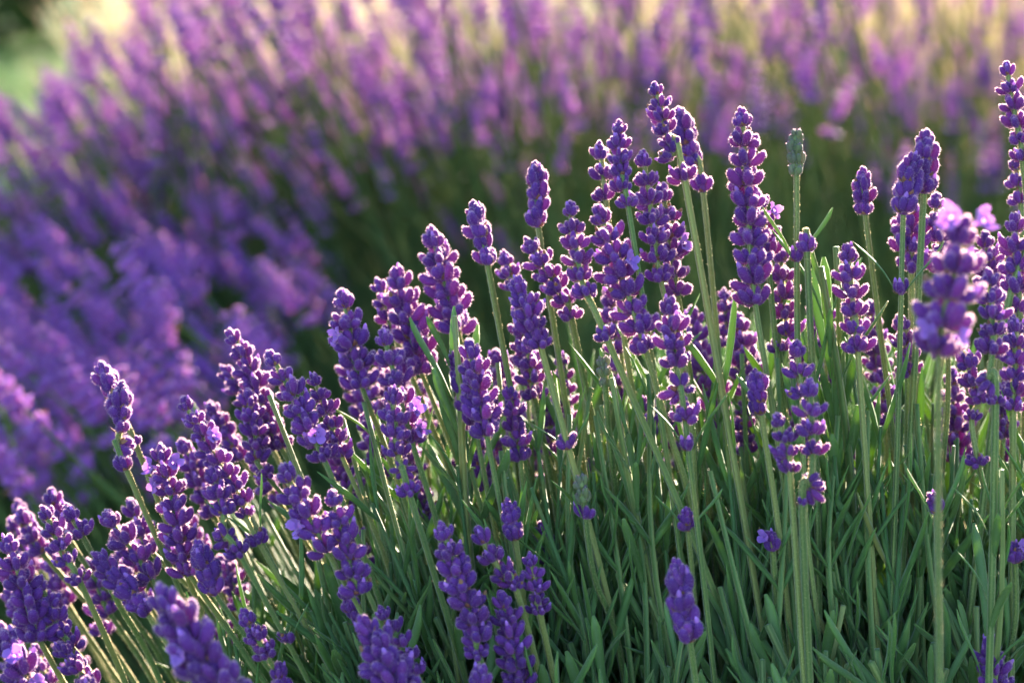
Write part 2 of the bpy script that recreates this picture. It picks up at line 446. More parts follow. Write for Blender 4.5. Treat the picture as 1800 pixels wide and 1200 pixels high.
GROUP = 'sharp lavender stalks of the near bush'
def stalk(label, top, bot, w, d, foot, extras=(), kind='full', openf=(), nodes=(), fd=None, group=None, sw=1.0, spacing=None, via=()):
    """A flowering stalk: top/bot = ends of its dense spike, w = spike width (photograph pixels), d = cm behind the focal plane,
    extras = loose rings lower down (x, y, w), openf = (index of ring from top, angle, size), nodes = (y, leaf length, with buds)."""
    D = FOCUS + d / 100
    w *= 0.97
    fD = D + (0.02 if fd is None else fd / 100)
    m = mpp(D)
    p_foot = at(foot[0], foot[1], fD)
    lst = [at(x, y, D + (fD - D) * 0.5) for x, y in via] + [at(x, y + 0.22 * ww, D) for x, y, ww in sorted(extras, key=lambda e: -e[1])]
    b, t = at(bot[0], bot[1], D), at(top[0], top[1], D)
    low = p_foot + norm(p_foot - (lst[0] if lst else b)) * 0.05 + np.array((0, 0.005, -0.02))
    tl = np.linalg.norm(t - b)
    tip = t - norm(t - b) * min(0.006 * w / 80, tl * 0.5)
    kr = np.random.default_rng(int(top[0] * 3 + top[1]))
    if not lst: lst = [p_foot * 0.5 + b * 0.5]
    lst = [q + kr.normal(0, 0.0012, 3) for q in lst] if not extras and not via else lst
    path = catmull([low, p_foot] + lst + [b] + [b + (tip - b) * 0.5 + np.array((0, 0.0, 0.0)), tip], 7)
    sw *= 0.82 + 0.3 * ((top[0] * 37 + bot[1] * 11) % 10) / 10
    root = thing('lavender_stalk', p_foot, label, 'lavender', group or GROUP)
    r = random.Random(hash((top, bot, w)) & 0xffff)
    nr = np.random.default_rng(abs(int(top[0] * 7 + top[1] * 13 + w)) )
    mb = MB()
    n = len(path)
    rad = [(0.00103 - 0.00032 * i / (n - 1)) * sw for i in range(n)]
    V, F, A, RB = tube(path - p_foot, rad, 8, SQUARE)
    mb.add(V, F, 0, A, RB)
    hairs(mb, V, F, 6000, 0.00042, 0.00011, nr, 1)
    link('stem', mb.mesh('stem', [M['stem'], M['hair_green']]), root)
    # dense rings
    sp = (spacing or (0.52 if kind in ('full', 'dense') else 0.50)) * w * m
    k = max(1, int(round(tl / sp)))
    if kind == 'young': sp = 0.0036; k = max(2, int(round(tl / sp)))
    rings = []
    side = norm(np.cross(t - b, (0, 1, 0)))
    for i in range(k):
        f = (i + 0.35) / k if k > 1 else 0.2
        f = min(f, 1 - 0.5 * sp / tl) if k > 1 else f
        pos = b + (t - b) * f - norm(t - b) * 0.30 * w * m
        taper = 1.0 if f < 0.6 else 1.0 - 0.34 * (f - 0.6) / 0.4
        taper *= 0.94 if f < 0.12 else 1.0
        kd = kind
        if i == k - 1 and kind != 'young': kd, taper = 'top', taper * 0.98
        wd = {'full': 0.0150, 'dense': 0.0150, 'tight': 0.0098, 'top': 0.0118, 'young': 0.0062}[kd]
        if kd == 'top': taper = max(taper, 0.7)
        ring_w = w * m if kd != 'top' else w * m * (0.86 if kind != 'tight' else 1.05)
        sc = ring_w / wd * taper * r.uniform(0.93, 1.07)
        jit = side * r.uniform(-1, 1) * 0.025 * w * m
        me = r.choice(WHORL[kd])
        o = link('flower_whorl', me, root, orient(pos + jit - p_foot, norm(t - b) + nr.normal(0, 0.09, 3), r.uniform(0, 6.28), sc))
        rings.append((pos - p_foot, norm(t - b), sc, o))
    for (x, y, ww) in extras:
        pos = at(x, y + 0.26 * ww, D)
        j = int(np.argmin(np.linalg.norm(path - pos, axis=1)))
        tg = norm(path[min(j + 1, n - 1)] - path[max(j - 1, 0)])
        if kind == 'young': kd, wd = 'young', 0.0062
        elif ww < 36: kd, wd = 'pair', 0.0125
        elif kind == 'tight': kd, wd = 'tight', 0.0098
        else: kd, wd = 'full', 0.0150
        sc = ww * m / wd
        o = link('flower_whorl', r.choice(WHORL[kd]), root, orient(path[j] - p_foot, tg, r.uniform(0, 6.28), sc))
        rings.append((path[j] - p_foot, tg, sc, o))
    rings_from_top = rings[:k][::-1] + rings[k:]
    for (i, ang, size) in openf:
        pos, ax, sc, o = rings_from_top[min(i, len(rings_from_top) - 1)]
        out = RT * math.cos(R(ang)) + UP * math.sin(R(ang)) * 0.55 - FW * 0.8
        out = norm(out - ax * (out @ ax) * 0.6)
        q = pos + ax * 0.30 * w * m + out * 0.22 * w * m
        size *= 0.7
        fl = link('open_flower', r.choice(FLORET), o)
        wm = orient(q, out + 0.2 * ax, r.uniform(0, 6.28), size)
        fl.matrix_basis = o.matrix_basis.inverted() @ wm
    for (y, ln, buds) in nodes:
        ys = np.array([pix(p)[1] for p in path])
        j = int(np.argmin(np.abs(ys - y)))
        tg = norm(path[min(j + 1, n - 1)] - path[max(j - 1, 0)])
        a0 = r.uniform(-0.7, 0.7)
        for s in (0, 1):
            az = a0 + math.pi * s
            o_ = RT * math.cos(az) - FW * math.sin(az)
            dirn = norm(tg * 1.0 + o_ * r.uniform(0.35, 0.75))
            L_ = ln * m * r.uniform(0.75, 1.15)
            link('leaf', r.choice(LEAF), root, orient(path[j] - p_foot + o_ * 0.0012, dirn, 0, L_ / 0.026, -o_))
        if buds:
            link('flower_whorl', r.choice(WHORL['pair']), root, orient(path[j] - p_foot, tg, r.uniform(0, 6.28), 0.72))
    return root

# ------------------------------------------------------------------ the near bush: every flowering stalk
# --- left edge and lower left
stalk('thin leaning spike with two loose rings below, outermost of the left side', (212, 668), (211, 752), 46, 0.3, (420, 1280), [(208, 770, 40), (222, 816, 38)], 'tight')
stalk('slim spike tip peeking from behind the outermost thin left spike', (176, 632), (205, 715), 44, 1.2, (380, 1150), [(239, 775, 34)], 'tight')
stalk('purple spike with three open lilac florets, left of the twin slim spike', (277, 772), (330, 1000), 68, 0.2, (520, 1290), (), 'full', [(1, 175, 1.1), (2, 200, 1.0), (1, 20, 1.0)], spacing=0.42)
stalk('short purple spike overlapping the foot of the floret-bearing spike', (342, 950), (375, 1038), 50, -0.8, (560, 1300), (), 'tight')
stalk('long leaning spike with a single lilac floret and loose tip ring', (312, 690), (424, 876), 60, 0.2, (640, 1290), [(434, 898, 38), (455, 945, 38)], 'full', [(3, 30, 1.05)], [(960, 110, True)], spacing=0.47)
stalk('plump spike over two single cup rings on a straight green stem', (367, 812), (392, 895), 58, -0.5, (575, 1265), [(396, 932, 52), (421, 962, 52)], 'dense', nodes=[(1118, 85, True)])
stalk('leaning spike behind the pink-rimmed floret spike, tall and crowded', (402, 568), (490, 780), 60, 3.6, (690, 1080), (), 'dense')
stalk('large leaning spike with pink rims and one round floret near its foot', (468, 605), (566, 800), 66, 0.0, (690, 1130), (), 'full', [(5, -60, 1.1)], spacing=0.50)
stalk('slender spike tucked against the right of the pink-rimmed leaning spike', (545, 645), (598, 795), 54, 1.2, (720, 1120), (), 'full', spacing=0.55)
stalk('upright spike behind the leaning pair, with loose rings at its foot', (430, 678), (452, 780), 58, 2.8, (610, 1010), [(452, 795, 50), (470, 828, 44)], 'full')
stalk('hazy purple spike between the long leaning spike and the dark gap', (365, 700), (420, 800), 50, 8.0, (540, 1010), (), 'dense')
stalk('hazy purple spike behind the upright spike with loose foot rings', (386, 636), (436, 700), 50, 8.0, (560, 950), (), 'dense')
stalk('soft focused spike with pale pink tips and a floret, lower left centre', (490, 805), (570, 960), 74, -2.4, (760, 1310), (), 'full', [(3, 200, 1.25)])
stalk('soft focused spike crossing in front of the pink-tipped floret spike', (578, 848), (627, 1035), 68, -2.4, (770, 1330), [(632, 1000, 48)], 'full')
stalk('small dark spike hanging below the crossing soft focused spike', (606, 1026), (625, 1090), 42, 0.4, (690, 1240), (), 'tight')
stalk('large blurred spike close to the lens at the lower left', (262, 1020), (402, 1225), 112, -9.0, (640, 1420), (), 'dense', [(3, 150, 1.3)], spacing=0.36, sw=1.0)
stalk('blurred fat spike close to the lens at bottom centre-left', (632, 1072), (712, 1235), 88, -5.2, (860, 1420), (), 'dense', spacing=0.38)
stalk('smaller spike behind the blurred fat spike at bottom centre-left', (662, 1055), (730, 1180), 56, -2.8, (840, 1380), (), 'full')
stalk('short purple spike right of the large blurred lower-left spike', (420, 1065), (450, 1120), 56, -2.2, (560, 1330), [(468, 1138, 54)], 'dense')
stalk('small spike tip rising from the bottom edge right of the blurred one', (478, 1162), (500, 1215), 48, -2.0, (590, 1350), (), 'tight')
stalk('spike with one loose cup ring on a bare stem, lower left', (72, 880), (116, 985), 54, 0.0, (245, 1260), [(140, 1010, 48)], 'full')
stalk('short rounded spike behind the loose-ringed lower left spike', (112, 880), (142, 935), 54, 1.3, (270, 1170), (), 'dense')
stalk('broad spike with stout rings between two lower left stems', (176, 888), (262, 1010), 66, 0.6, (360, 1230), (), 'dense')
stalk('slim curved spike in front of the broad lower left spike', (164, 966), (246, 1062), 50, -0.4, (370, 1250), [(258, 1070, 36)], 'tight')
stalk('thick spike cut by the left edge with upright calyxes', (8, 928), (64, 1112), 74, -0.6, (190, 1330), (), 'full', spacing=0.42)
stalk('spike overlapping the thick left-edge spike, with a loose ring', (62, 1005), (106, 1110), 58, -0.3, (205, 1260), [(127, 1125, 52)], 'full')
stalk('bottom left corner spike with two open lilac florets', (-8, 1098), (58, 1215), 86, -3.0, (180, 1400), (), 'dense', [(1, 90, 1.2), (2, -40, 1.2)])
stalk('compact spike right of the bottom left corner florets', (96, 1118), (156, 1200), 58, -1.0, (250, 1330), (), 'dense')
stalk('blurred spike top just entering above the bottom edge at left', (138, 1176), (190, 1300), 78, -4.2, (300, 1480), (), 'dense')
stalk('hazy spike behind the loose-ringed lower left spike, upper of two', (78, 855), (112, 930), 60, 6.0, (260, 1120), (), 'dense')
stalk('hazy spike at the far lower left against dark green', (32, 888), (70, 965), 58, 8.0, (220, 1120), (), 'dense')
stalk('hazy spike behind the stem of the outermost thin left spike', (222, 868), (262, 965), 62, 5.0, (400, 1130), (), 'dense')
stalk('hazy spike between the two lower left stems in the shade', (208, 985), (250, 1060), 60, 6.0, (360, 1200), (), 'dense')
stalk('hazy spike behind the plump spike with two cup rings', (315, 760), (372, 900), 58, 7.0, (500, 1100), (), 'dense')
stalk('hazy spike low behind the long leaning floret spike', (440, 800), (490, 880), 54, 6.0, (600, 1050), (), 'dense')
# --- centre
stalk('upright spike with a lilac floret on its left, left of centre', (598, 496), (632, 668), 76, 1.9, (770, 1080), (), 'full', [(2, 185, 1.2)], [(775, 110, False)])
stalk('spike with two lilac florets right behind the neat cup-ring spike', (668, 565), (722, 770), 66, 0.8, (800, 1090), (), 'full', [(4, 10, 1.15), (5, 0, 1.2)])
stalk('neat spike of cup rings with two loose rings below, left of centre', (688, 672), (698, 792), 58, -0.6, (845, 1290), [(707, 812, 46), (720, 856, 50)], 'full', spacing=0.50)
stalk('broad soft spike with glowing pink rims left of centre', (690, 464), (735, 640), 84, 4.2, (860, 960), (), 'full', spacing=0.40)
stalk('soft spike half hidden left behind the broad pink-rimmed spike', (664, 480), (690, 580), 54, 5.4, (830, 940), (), 'full')
stalk('tall spike of wide pink-rimmed rings above the broad soft spike', (755, 392), (800, 570), 76, 4.2, (890, 920), (), 'full', spacing=0.42)
stalk('small tight spike with one loose ring on a long bare stem', (832, 352), (850, 432), 46, 1.0, (940, 930), [(857, 455, 40)], 'tight')
stalk('tapered spike with red-purple glow on its right, centre', (820, 590), (853, 752), 72, 0.0, (940, 1270), (), 'full', spacing=0.40)
stalk('narrow spike behind the left of the tapered centre spike', (796, 612), (832, 740), 50, 1.8, (900, 1100), (), 'tight')
stalk('dense dark spike right of the tapered centre spike', (893, 668), (914, 800), 56, 1.9, (950, 1100), (), 'dense')
stalk('dense cone spike with one ring below and budded leaves on the stem', (905, 482), (940, 592), 62, 0.0, (1075, 1080), [(950, 596, 54)], 'dense', nodes=[(795, 90, True)], spacing=0.36)
stalk('leaning spike of rounded rings left of the tall clustered spikes', (922, 412), (992, 525), 60, 1.8, (1070, 900), [(1004, 548, 50)], 'full', spacing=0.50)
stalk('tight young spike with a loose ring, topmost left of the cluster', (941, 281), (946, 368), 44, 2.2, (1015, 850), [(946, 388, 44)], 'tight')
stalk('neat five-ring spike with two single rings strung below it', (998, 344), (1020, 482), 60, -0.6, (1255, 1040), [(1032, 507, 54), (1066, 582, 52)], 'full', spacing=0.52)
stalk('dense bluish spike with a single ring below, front of the tall cluster', (1085, 204), (1093, 326), 52, -0.6, (1190, 930), [(1104, 352, 46)], 'dense', spacing=0.46)
stalk('spike of wide rings left behind the dense bluish cluster spike', (1054, 238), (1064, 345), 58, 1.8, (1150, 900), (), 'full', spacing=0.55)
stalk('long crowded spike with an open pale floret at its middle', (1046, 350), (1132, 605), 76, -0.2, (1215, 890), (), 'full', [(3, 20, 1.3)], spacing=0.46)
stalk('spike of wide open rings right behind the dense bluish cluster spike', (1128, 252), (1160, 486), 60, 0.6, (1225, 900), (), 'full', spacing=0.56)
stalk('red-rimmed spike at the right of the tall cluster', (1162, 312), (1190, 510), 66, 1.7, (1250, 920), (), 'full', [(3, 15, 1.2)], spacing=0.50)
stalk('tall leaning spike on a thick bare stem, highest left of the column', (1147, 138), (1176, 248), 52, 0.0, (1345, 1140), [(1183, 262, 54), (1203, 303, 56)], 'full', spacing=0.50)
stalk('paler spike close behind the tall leaning one, two loose rings', (1192, 188), (1212, 268), 46, 3.2, (1290, 930), [(1222, 285, 42), (1236, 328, 38)], 'tight')
stalk('tall straight column of stacked wide cup rings', (1303, 176), (1326, 522), 78, 0.0, (1400, 1180), (), 'full', spacing=0.46)
stalk('spike with a lilac floret half hidden behind the tall column', (1332, 330), (1348, 440), 60, 1.2, (1400, 900), (), 'full', [(1, 0, 1.2)])
stalk('spike of glowing cup rings right of the foot of the tall column', (1370, 420), (1382, 582), 62, 2.0, (1410, 1020), [(1370, 605, 48)], 'full', spacing=0.50)
stalk('soft focused spike with bright pink rims below the long crowded spike', (1174, 512), (1188, 632), 68, -2.0, (1262, 1260), [(1195, 668, 66), (1204, 724, 58)], 'full', nodes=[(770, 110, True)], spacing=0.48)
# --- right
stalk('green unopened spike on a thin stem beside two upright leaves', (1400, 228), (1400, 304), 30, 0.0, (1424, 1130), (), 'young', nodes=[(470, 110, True)])
stalk('single bluish cup ring alone on top of its stem', (1418, 402), (1418, 432), 50, -0.2, (1440, 1180), (), 'dense')
stalk('narrow two-part tight spike on a yellowish stem', (1514, 295), (1519, 352), 42, 1.9, (1600, 1020), [(1521, 368, 36)], 'tight')
stalk('upright tight spike of the crossed pair, topmost of the two', (1628, 224), (1624, 332), 52, 0.4, (1576, 1130), (), 'tight')
stalk('leaning tight spike of the crossed pair, with a yellow leaf below', (1606, 266), (1588, 368), 54, -0.3, (1562, 1190), (), 'tight', nodes=[(528, 125, True)])
stalk('purple ringed spike behind the crossed pair of tight spikes', (1592, 335), (1602, 462), 74, 1.7, (1600, 950), (), 'full', spacing=0.45)
stalk('spike of five spaced cup rings left of the yellowish stem', (1488, 420), (1504, 576), 64, -0.2, (1550, 1260), [(1508, 602, 62)], 'full', spacing=0.52)
stalk('big out-of-focus spike with pale pink open petals at its top', (1700, 365), (1652, 606), 110, -11.5, (1650, 1330), (), 'full', [(0, 140, 1.4), (0, 40, 1.3), (5, 180, 1.1), (5, 0, 1.1)], spacing=0.44, sw=0.85)
stalk('soft spike with loose lower rings right of the big out-of-focus one', (1738, 465), (1745, 580), 62, -3.2, (1735, 1300), [(1744, 606, 66), (1740, 655, 54), (1750, 700, 38)], 'full', nodes=[(930, 110, False)])
stalk('crowded spike at the right edge behind the slanting stem', (1782, 362), (1792, 575), 72, 1.2, (1790, 900), (), 'full')
stalk('tall spike cut by the right edge, highest of all', (1766, 96), (1797, 275), 58, 0.0, (1712, 1020), (), 'full', via=[(1768, 560), (1806, 420)], spacing=0.58)
stalk('soft spike below the tall right-edge spike', (1782, 262), (1794, 350), 56, 3.0, (1800, 800), (), 'full')
stalk('right-edge spike of neat cup rings on a straight stem', (1786, 546), (1784, 685), 62, 0.0, (1776, 1250), [(1781, 706, 54)], 'full', spacing=0.50)
stalk('dark drooping spike in shade with two small rings far below', (1676, 580), (1724, 700), 58, 1.0, (1745, 960), [(1708, 728, 38), (1720, 805, 44)], 'dense', via=[(1735, 880)])
stalk('blurred spike of stacked rings in front, right of centre', (1424, 656), (1428, 790), 62, -4.2, (1428, 1330), [(1424, 838, 60), (1410, 880, 34)], 'full')
stalk('spike top just above the blurred stacked rings, right of centre', (1400, 586), (1408, 690), 60, -1.0, (1440, 1150), (), 'full')
stalk('blurred spike leaning left of the blurred stacked rings', (1366, 716), (1388, 822), 52, -4.2, (1420, 1330), (), 'full')
stalk('tiny tight spike left of the blurred stacked rings', (1329, 646), (1337, 722), 42, -0.6, (1390, 1140), (), 'tight')
stalk('purple spike half hidden between crossed pair and big blurred spike', (1640, 330), (1660, 470), 58, 1.5, (1650, 900), (), 'full')
stalk('dark rings glimpsed under the big out-of-focus spike', (1584, 545), (1596, 650), 56, 1.6, (1600, 1000), (), 'full')
# --- low, among the leaves
stalk('small blurred spike with one pale ring low among the leaves', (1186, 982), (1206, 1092), 60, -4.4, (1236, 1320), [(1212, 1110, 54)], 'tight')
stalk('dark violet spike at the bottom right among dark leaves', (1742, 1108), (1748, 1215), 68, -1.0, (1750, 1330), (), 'dense', spacing=0.36)
stalk('tiny sharp spike with one ring below, above the bottom centre group', (892, 875), (900, 935), 40, 0.0, (940, 1220), [(905, 938, 38)], 'tight')
stalk('soft focused long spike at the left of the bottom centre group', (770, 908), (838, 1115), 72, -3.0, (920, 1370), [(842, 1140, 52)], 'full', spacing=0.46)
stalk('leaning spike bridging the two soft spikes of the bottom centre group', (828, 918), (884, 1010), 64, -2.0, (960, 1240), [(905, 1018, 50)], 'full')
stalk('short upright spike with a pink glow, right of the bottom centre group', (928, 964), (945, 1052), 50, -1.5, (985, 1260), [(948, 1064, 46)], 'full')
stalk('dense upright spike in the middle of the bottom centre group', (880, 1030), (912, 1190), 66, -2.5, (940, 1370), (), 'full', spacing=0.46)
stalk('dim spike in soft shade right above the bottom centre group', (950, 912), (962, 985), 44, 3.0, (985, 1180), (), 'tight')
stalk('blurred spike top at the bottom edge left of the centre group', (838, 1156), (862, 1280), 74, -5.2, (900, 1450), (), 'dense')
stalk('lone pair of buds with a ragged lilac floret among leaves', (1352, 936), (1358, 962), 34, 0.0, (1400, 1230), (), 'tight', [(0, 150, 0.85)], [(985, 90, False)])
stalk('grey green unopened bud spike low at centre, between two short leaves', (1018, 832), (1026, 880), 30, 0.0, (1085, 1130), (), 'young', nodes=[(905, 60, True)])
stalk('small green bud spike hidden behind the centre stems', (1060, 626), (1064, 676), 24, 1.0, (1085, 900), (), 'young')
stalk('lone lilac floret with buds at the right edge among leaves', (1786, 955), (1784, 982), 36, 0.0, (1765, 1200), (), 'tight', [(0, 60, 0.85)])
stalk('pair of purple buds between two leaves low at centre right', (1206, 892), (1208, 918), 30, 0.0, (1225, 1150), (), 'tight', nodes=[(930, 100, True)])
stalk('blurred short bud pair on the thick stem of the lower right', (1640, 868), (1646, 896), 36, -2.0, (1652, 1200), (), 'tight', nodes=[(905, 110, False)])
# --- softer ones standing a little farther back in the same bush
far = [
 ('soft spike behind the small tight bare-stemmed spike', (888, 436), (900, 500), 48, 5.0, (960, 820)),
 ('soft spike behind the dense cone spike', (908, 520), (930, 660), 62, 4.0, (990, 900)),
 ('soft spike behind the tapered centre spike, in the dark gap', (868, 610), (886, 700), 58, 6.0, (950, 900)),
 ('soft spike rising behind the foot of the upright left-of-centre spike', (640, 720), (668, 830), 62, 5.5, (760, 1000)),
 ('soft pink-lit spike below the leaning rounded-ring spike', (925, 585), (938, 690), 60, 3.4, (985, 950)),
 ('soft spike between the long crowded spike and the cone spike', (1070, 500), (1090, 610), 64, 6.0, (1120, 880)),
 ('soft spike right of the bright pink-rimmed soft spike, left of two', (1212, 530), (1238, 670), 70, 6.5, (1262, 920)),
 ('soft spike in the dark gap left of the tall column', (1272, 500), (1280, 600), 44, 8.0, (1300, 880)),
 ('soft wide spike below the tall column, right of the thick bare stem', (1296, 545), (1315, 680), 66, 6.0, (1330, 930)),
 ('soft spike low behind the thick bare stem', (1252, 630), (1262, 740), 60, 7.0, (1290, 940)),
 ('soft spike between the glowing cup rings and the spaced rings', (1440, 500), (1452, 600), 56, 6.5, (1470, 880)),
 ('soft spike behind the narrow spike on the yellowish stem', (1530, 520), (1546, 660), 58, 6.0, (1560, 900)),
 ('soft pink-lit spike under the big out-of-focus spike, on its right', (1668, 640), (1684, 800), 66, 5.5, (1700, 980)),
 ('soft spike low between the crossed pair stems', (1548, 640), (1562, 740), 54, 5.0, (1575, 960)),
 ('soft spike low behind the tiny tight spike', (1300, 700), (1312, 790), 52, 5.5, (1335, 980)),
 ('soft spike low behind the bright pink-rimmed soft spike', (1130, 690), (1142, 790), 52, 5.0, (1170, 980)),
 ('soft spike low behind the tapered centre spike stem', (838, 760), (852, 850), 56, 5.0, (900, 1010)),
 ('soft spike low behind the dense dark centre spike', (960, 690), (972, 790), 52, 5.0, (1010, 980)),
 ('soft spike low behind the neat cup-ring spike', (735, 830), (752, 930), 50, 5.0, (820, 1080)),
 ('soft spike behind the slender tucked spike', (585, 760), (620, 880), 56, 5.5, (720, 1040)),
 ('soft spike in the shade behind the soft pink-tipped floret spike', (600, 900), (640, 990), 52, 6.0, (740, 1120)),
 ('soft spike behind the left edge of the broad soft pink-rimmed spike', (610, 600), (640, 720), 60, 9.0, (760, 920)),
 ('soft spike behind the right-edge crowded spike', (1730, 400), (1745, 520), 60, 3.5, (1750, 850)),
 ('soft spike low at the right edge behind the neat cup rings', (1760, 640), (1764, 760), 50, 4.0, (1760, 960)),
]
for (lab, t, b, w, d, f) in far:
    stalk(lab, t, b, w, d, f, (), 'full', group='softer lavender stalks farther back in the near bush', spacing=0.45)

hz = np.random.default_rng(11)
for i in range(18):
    x, y = hz.uniform(-20, 470), 0
    y = 870 + hz.uniform(0, 260) - 0.12 * x
    stalk('hazy violet spike in the soft purple mass behind the lower left stalks', (x, y), (x + hz.uniform(22, 42), y + hz.uniform(70, 110)), hz.uniform(48, 62), hz.uniform(7, 14), (x + 170, y + 330), (), 'dense' if i % 2 else 'full', group='hazy spikes behind the lower left stalks')
for i in range(18):
    x, y = hz.uniform(640, 1330), hz.uniform(590, 770)
    stalk('hazy violet spike in the soft row behind the sharp centre stems', (x, y), (x + hz.uniform(2, 18), y + hz.uniform(70, 120)), hz.uniform(46, 60), hz.uniform(6, 12), (x + 40, y + 330), (), 'full' if i % 3 else 'dense', group='hazy spikes behind the centre stems')
for i in range(10):
    x, y = hz.uniform(1380, 1800), hz.uniform(560, 760)
    stalk('hazy violet spike between the tall right hand stems, behind them', (x, y), (x + hz.uniform(-4, 10), y + hz.uniform(70, 120)), hz.uniform(46, 58), hz.uniform(5, 11), (x + 15, y + 330), (), 'full' if i % 3 else 'dense', group='hazy spikes behind the right stems')

# ------------------------------------------------------------------ leafy growth of the near bush
def shoot_mesh_parts(rng):
    """Leaf placements of one leafy shoot: (height, azimuth, tilt, length)."""
    n = int(rng.integers(4, 7))
    out = []
    for i in range(n):
        h = 0.012 + 0.062 * i / n
        a = rng.uniform(0, 6.28) if i == 0 else a + math.pi / 2 + rng.normal(0, 0.2)
        for s in (0, 1):
            out.append((h, a + math.pi * s, rng.uniform(0.3, 0.75) * (1 - 0.5 * i / n), rng.uniform(0.8, 1.45) * (1.0 - 0.3 * i / n)))
    return out
SHOOT_STEM = []
for i in range(3):
    mb = MB()
    pts = [(0.003 * math.sin(t * 3 + i), 0.002 * math.sin(t * 4), -0.03 + 0.108 * t) for t in np.linspace(0, 1, 9)]
    V, F, A, RB = tube(pts, [0.0013 - 0.0006 * t for t in np.linspace(0, 1, 9)], 8, SQUARE)
    mb.add(V, F, 0, A, RB)
    hairs(mb, V, F, 150, 0.0003, 0.00007, rng, 1)
    SHOOT_STEM.append(mb.mesh('stem', [M['stem'], M['hair_green']]))
def shoot(label, px, py, D, scale=1.0, lean=(0, 0), group=None):
    p = at(px, py, D)                       # the shoot's tip; its base stands below
    ax = norm(np.array((lean[0], lean[1], 1.0)))
    base = p - ax * 0.082 * scale
    root = thing('leafy_shoot', base, label, 'shoot', group or 'leafy lavender shoots of the near bush')
    link('stem', SHOOT_STEM[int(rng.integers(3))], root, orient((0, 0, 0), ax, rng.uniform(0, 6), scale))
    for (h, az, tilt, ln) in shoot_mesh_parts(rng):
        o_ = np.array((math.cos(az), math.sin(az), 0))
        link('leaf', LEAF[int(rng.integers(len(LEAF)))], root,
             orient(ax * h * scale + o_ * 0.001, ax + o_ * tilt, 0, ln * scale, -o_))
    return root
shoot('pale green forked shoot standing between the broad soft and tapered spikes', 778, 530, FOCUS + 0.012, 1.15, (-0.12, 0))
shoot('pale shoot with narrow upright leaves behind the spaced cup-ring spike', 1462, 405, FOCUS + 0.008, 1.25, (-0.05, 0))
shoot('slim shoot with paired leaves left of the spaced cup-ring spike', 1448, 440, FOCUS + 0.004, 1.2, (-0.1, 0))
shoot('forked shoot right of the five-ring spike stem, low at centre', 1092, 640, FOCUS + 0.004, 1.1, (-0.12, 0))
shoot('curved-leaf shoot under the tiny tight spike', 1372, 640, FOCUS + 0.002, 1.2, (-0.15, 0))
shoot('yellow-lit forked shoot at the right, below the slanting stem', 1762, 800, FOCUS - 0.03, 1.0, (0.02, 0))
cols = 11
for i in range(74):                        # the leafy bed low at the right and centre, each shoot by itself
    u, v = (i % cols + rng.uniform(0, 1)) / cols, (i // cols + rng.uniform(0, 1)) / 7
    px = 560 + 1260 * u
    top = 930 - 80 * max(0, (px - 700) / 1100)
    py = top + (1240 - top) * v
    D = FOCUS + 0.050 - 0.085 * v + rng.uniform(-0.012, 0.012)
    shoot('grey green leafy shoot in the dense leaves at the foot of the near bush', px, py, D, rng.uniform(0.95, 1.5), (rng.normal(-0.12, 0.22), rng.normal(-0.1, 0.2)), 'leafy shoots at the foot of the near bush')

def blade(mb, base, d, length, width, rng, ns=5, n=5, mi=0, bend=0.25):
    side = norm(np.cross(d, rng.normal(size=3)))
    pts = [base + d * length * t + side * bend * length * t * t for t in np.linspace(0, 1, n)]
    rad = [width * (0.5, 0.9, 1.0, 0.8, 0.15)[i] / 2 for i in range(5)] if n == 5 else [width / 2 * (1 - t * 0.9) for t in np.linspace(0, 1, n)]
    V, F, A, RB = tube(pts, rad, ns, flat=0.45, ref=side)
    mb.add(V, F, mi, A)

# the uncountable rest of the bush's leaves and stems: one mass
mb = MB()
n_sh = 760
for i in range(n_sh):
    tall = i >= 620
    px = rng.uniform(350, 1900) if not tall else rng.uniform(620, 1700)
    D = FOCUS + rng.uniform(0.005, 0.24)
    back = (D - FOCUS) / 0.24
    top = 1010 - 260 * max(0.0, min(1, (px - 420) / 700)) + 40 * back
    py = top + abs(rng.normal(0, 1)) * 130 + (60 if px < 700 else 0)
    if tall: py = top - rng.uniform(0, 130)
    tipp = at(px, py, D)
    lean = norm(np.array((rng.normal(-0.10 - 0.35 * max(0, (900 - px) / 900), 0.18), rng.normal(-0.05, 0.2), 1.0)))
    L = rng.uniform(0.07, 0.13) * (1.6 if tall else 1)
    base = tipp - lean * L
    V, F, A, RB = tube([base - lean * 0.05 + np.array((0, 0, -0.01)), base, base + lean * L * 0.5, tipp], [0.0012, 0.0012, 0.001, 0.0006], 5)
    mb.add(V, F, 1, A)
    a = rng.uniform(0, 6.28)
    for k in range(int(rng.integers(4, 7)) if not tall else 3):
        h = 0.25 + 0.75 * k / 6 if not tall else (0.45, 0.7, 0.95)[k]
        a += math.pi / 2
        for s in (0, 1):
            o_ = np.array((math.cos(a + math.pi * s), math.sin(a + math.pi * s), 0))
            d_ = norm(lean + o_ * rng.uniform(0.2, 0.7))
            blade(mb, base + lean * L * h, d_, rng.uniform(0.018, 0.042), rng.uniform(0.0020, 0.0033), rng, bend=rng.uniform(-0.15, 0.25))
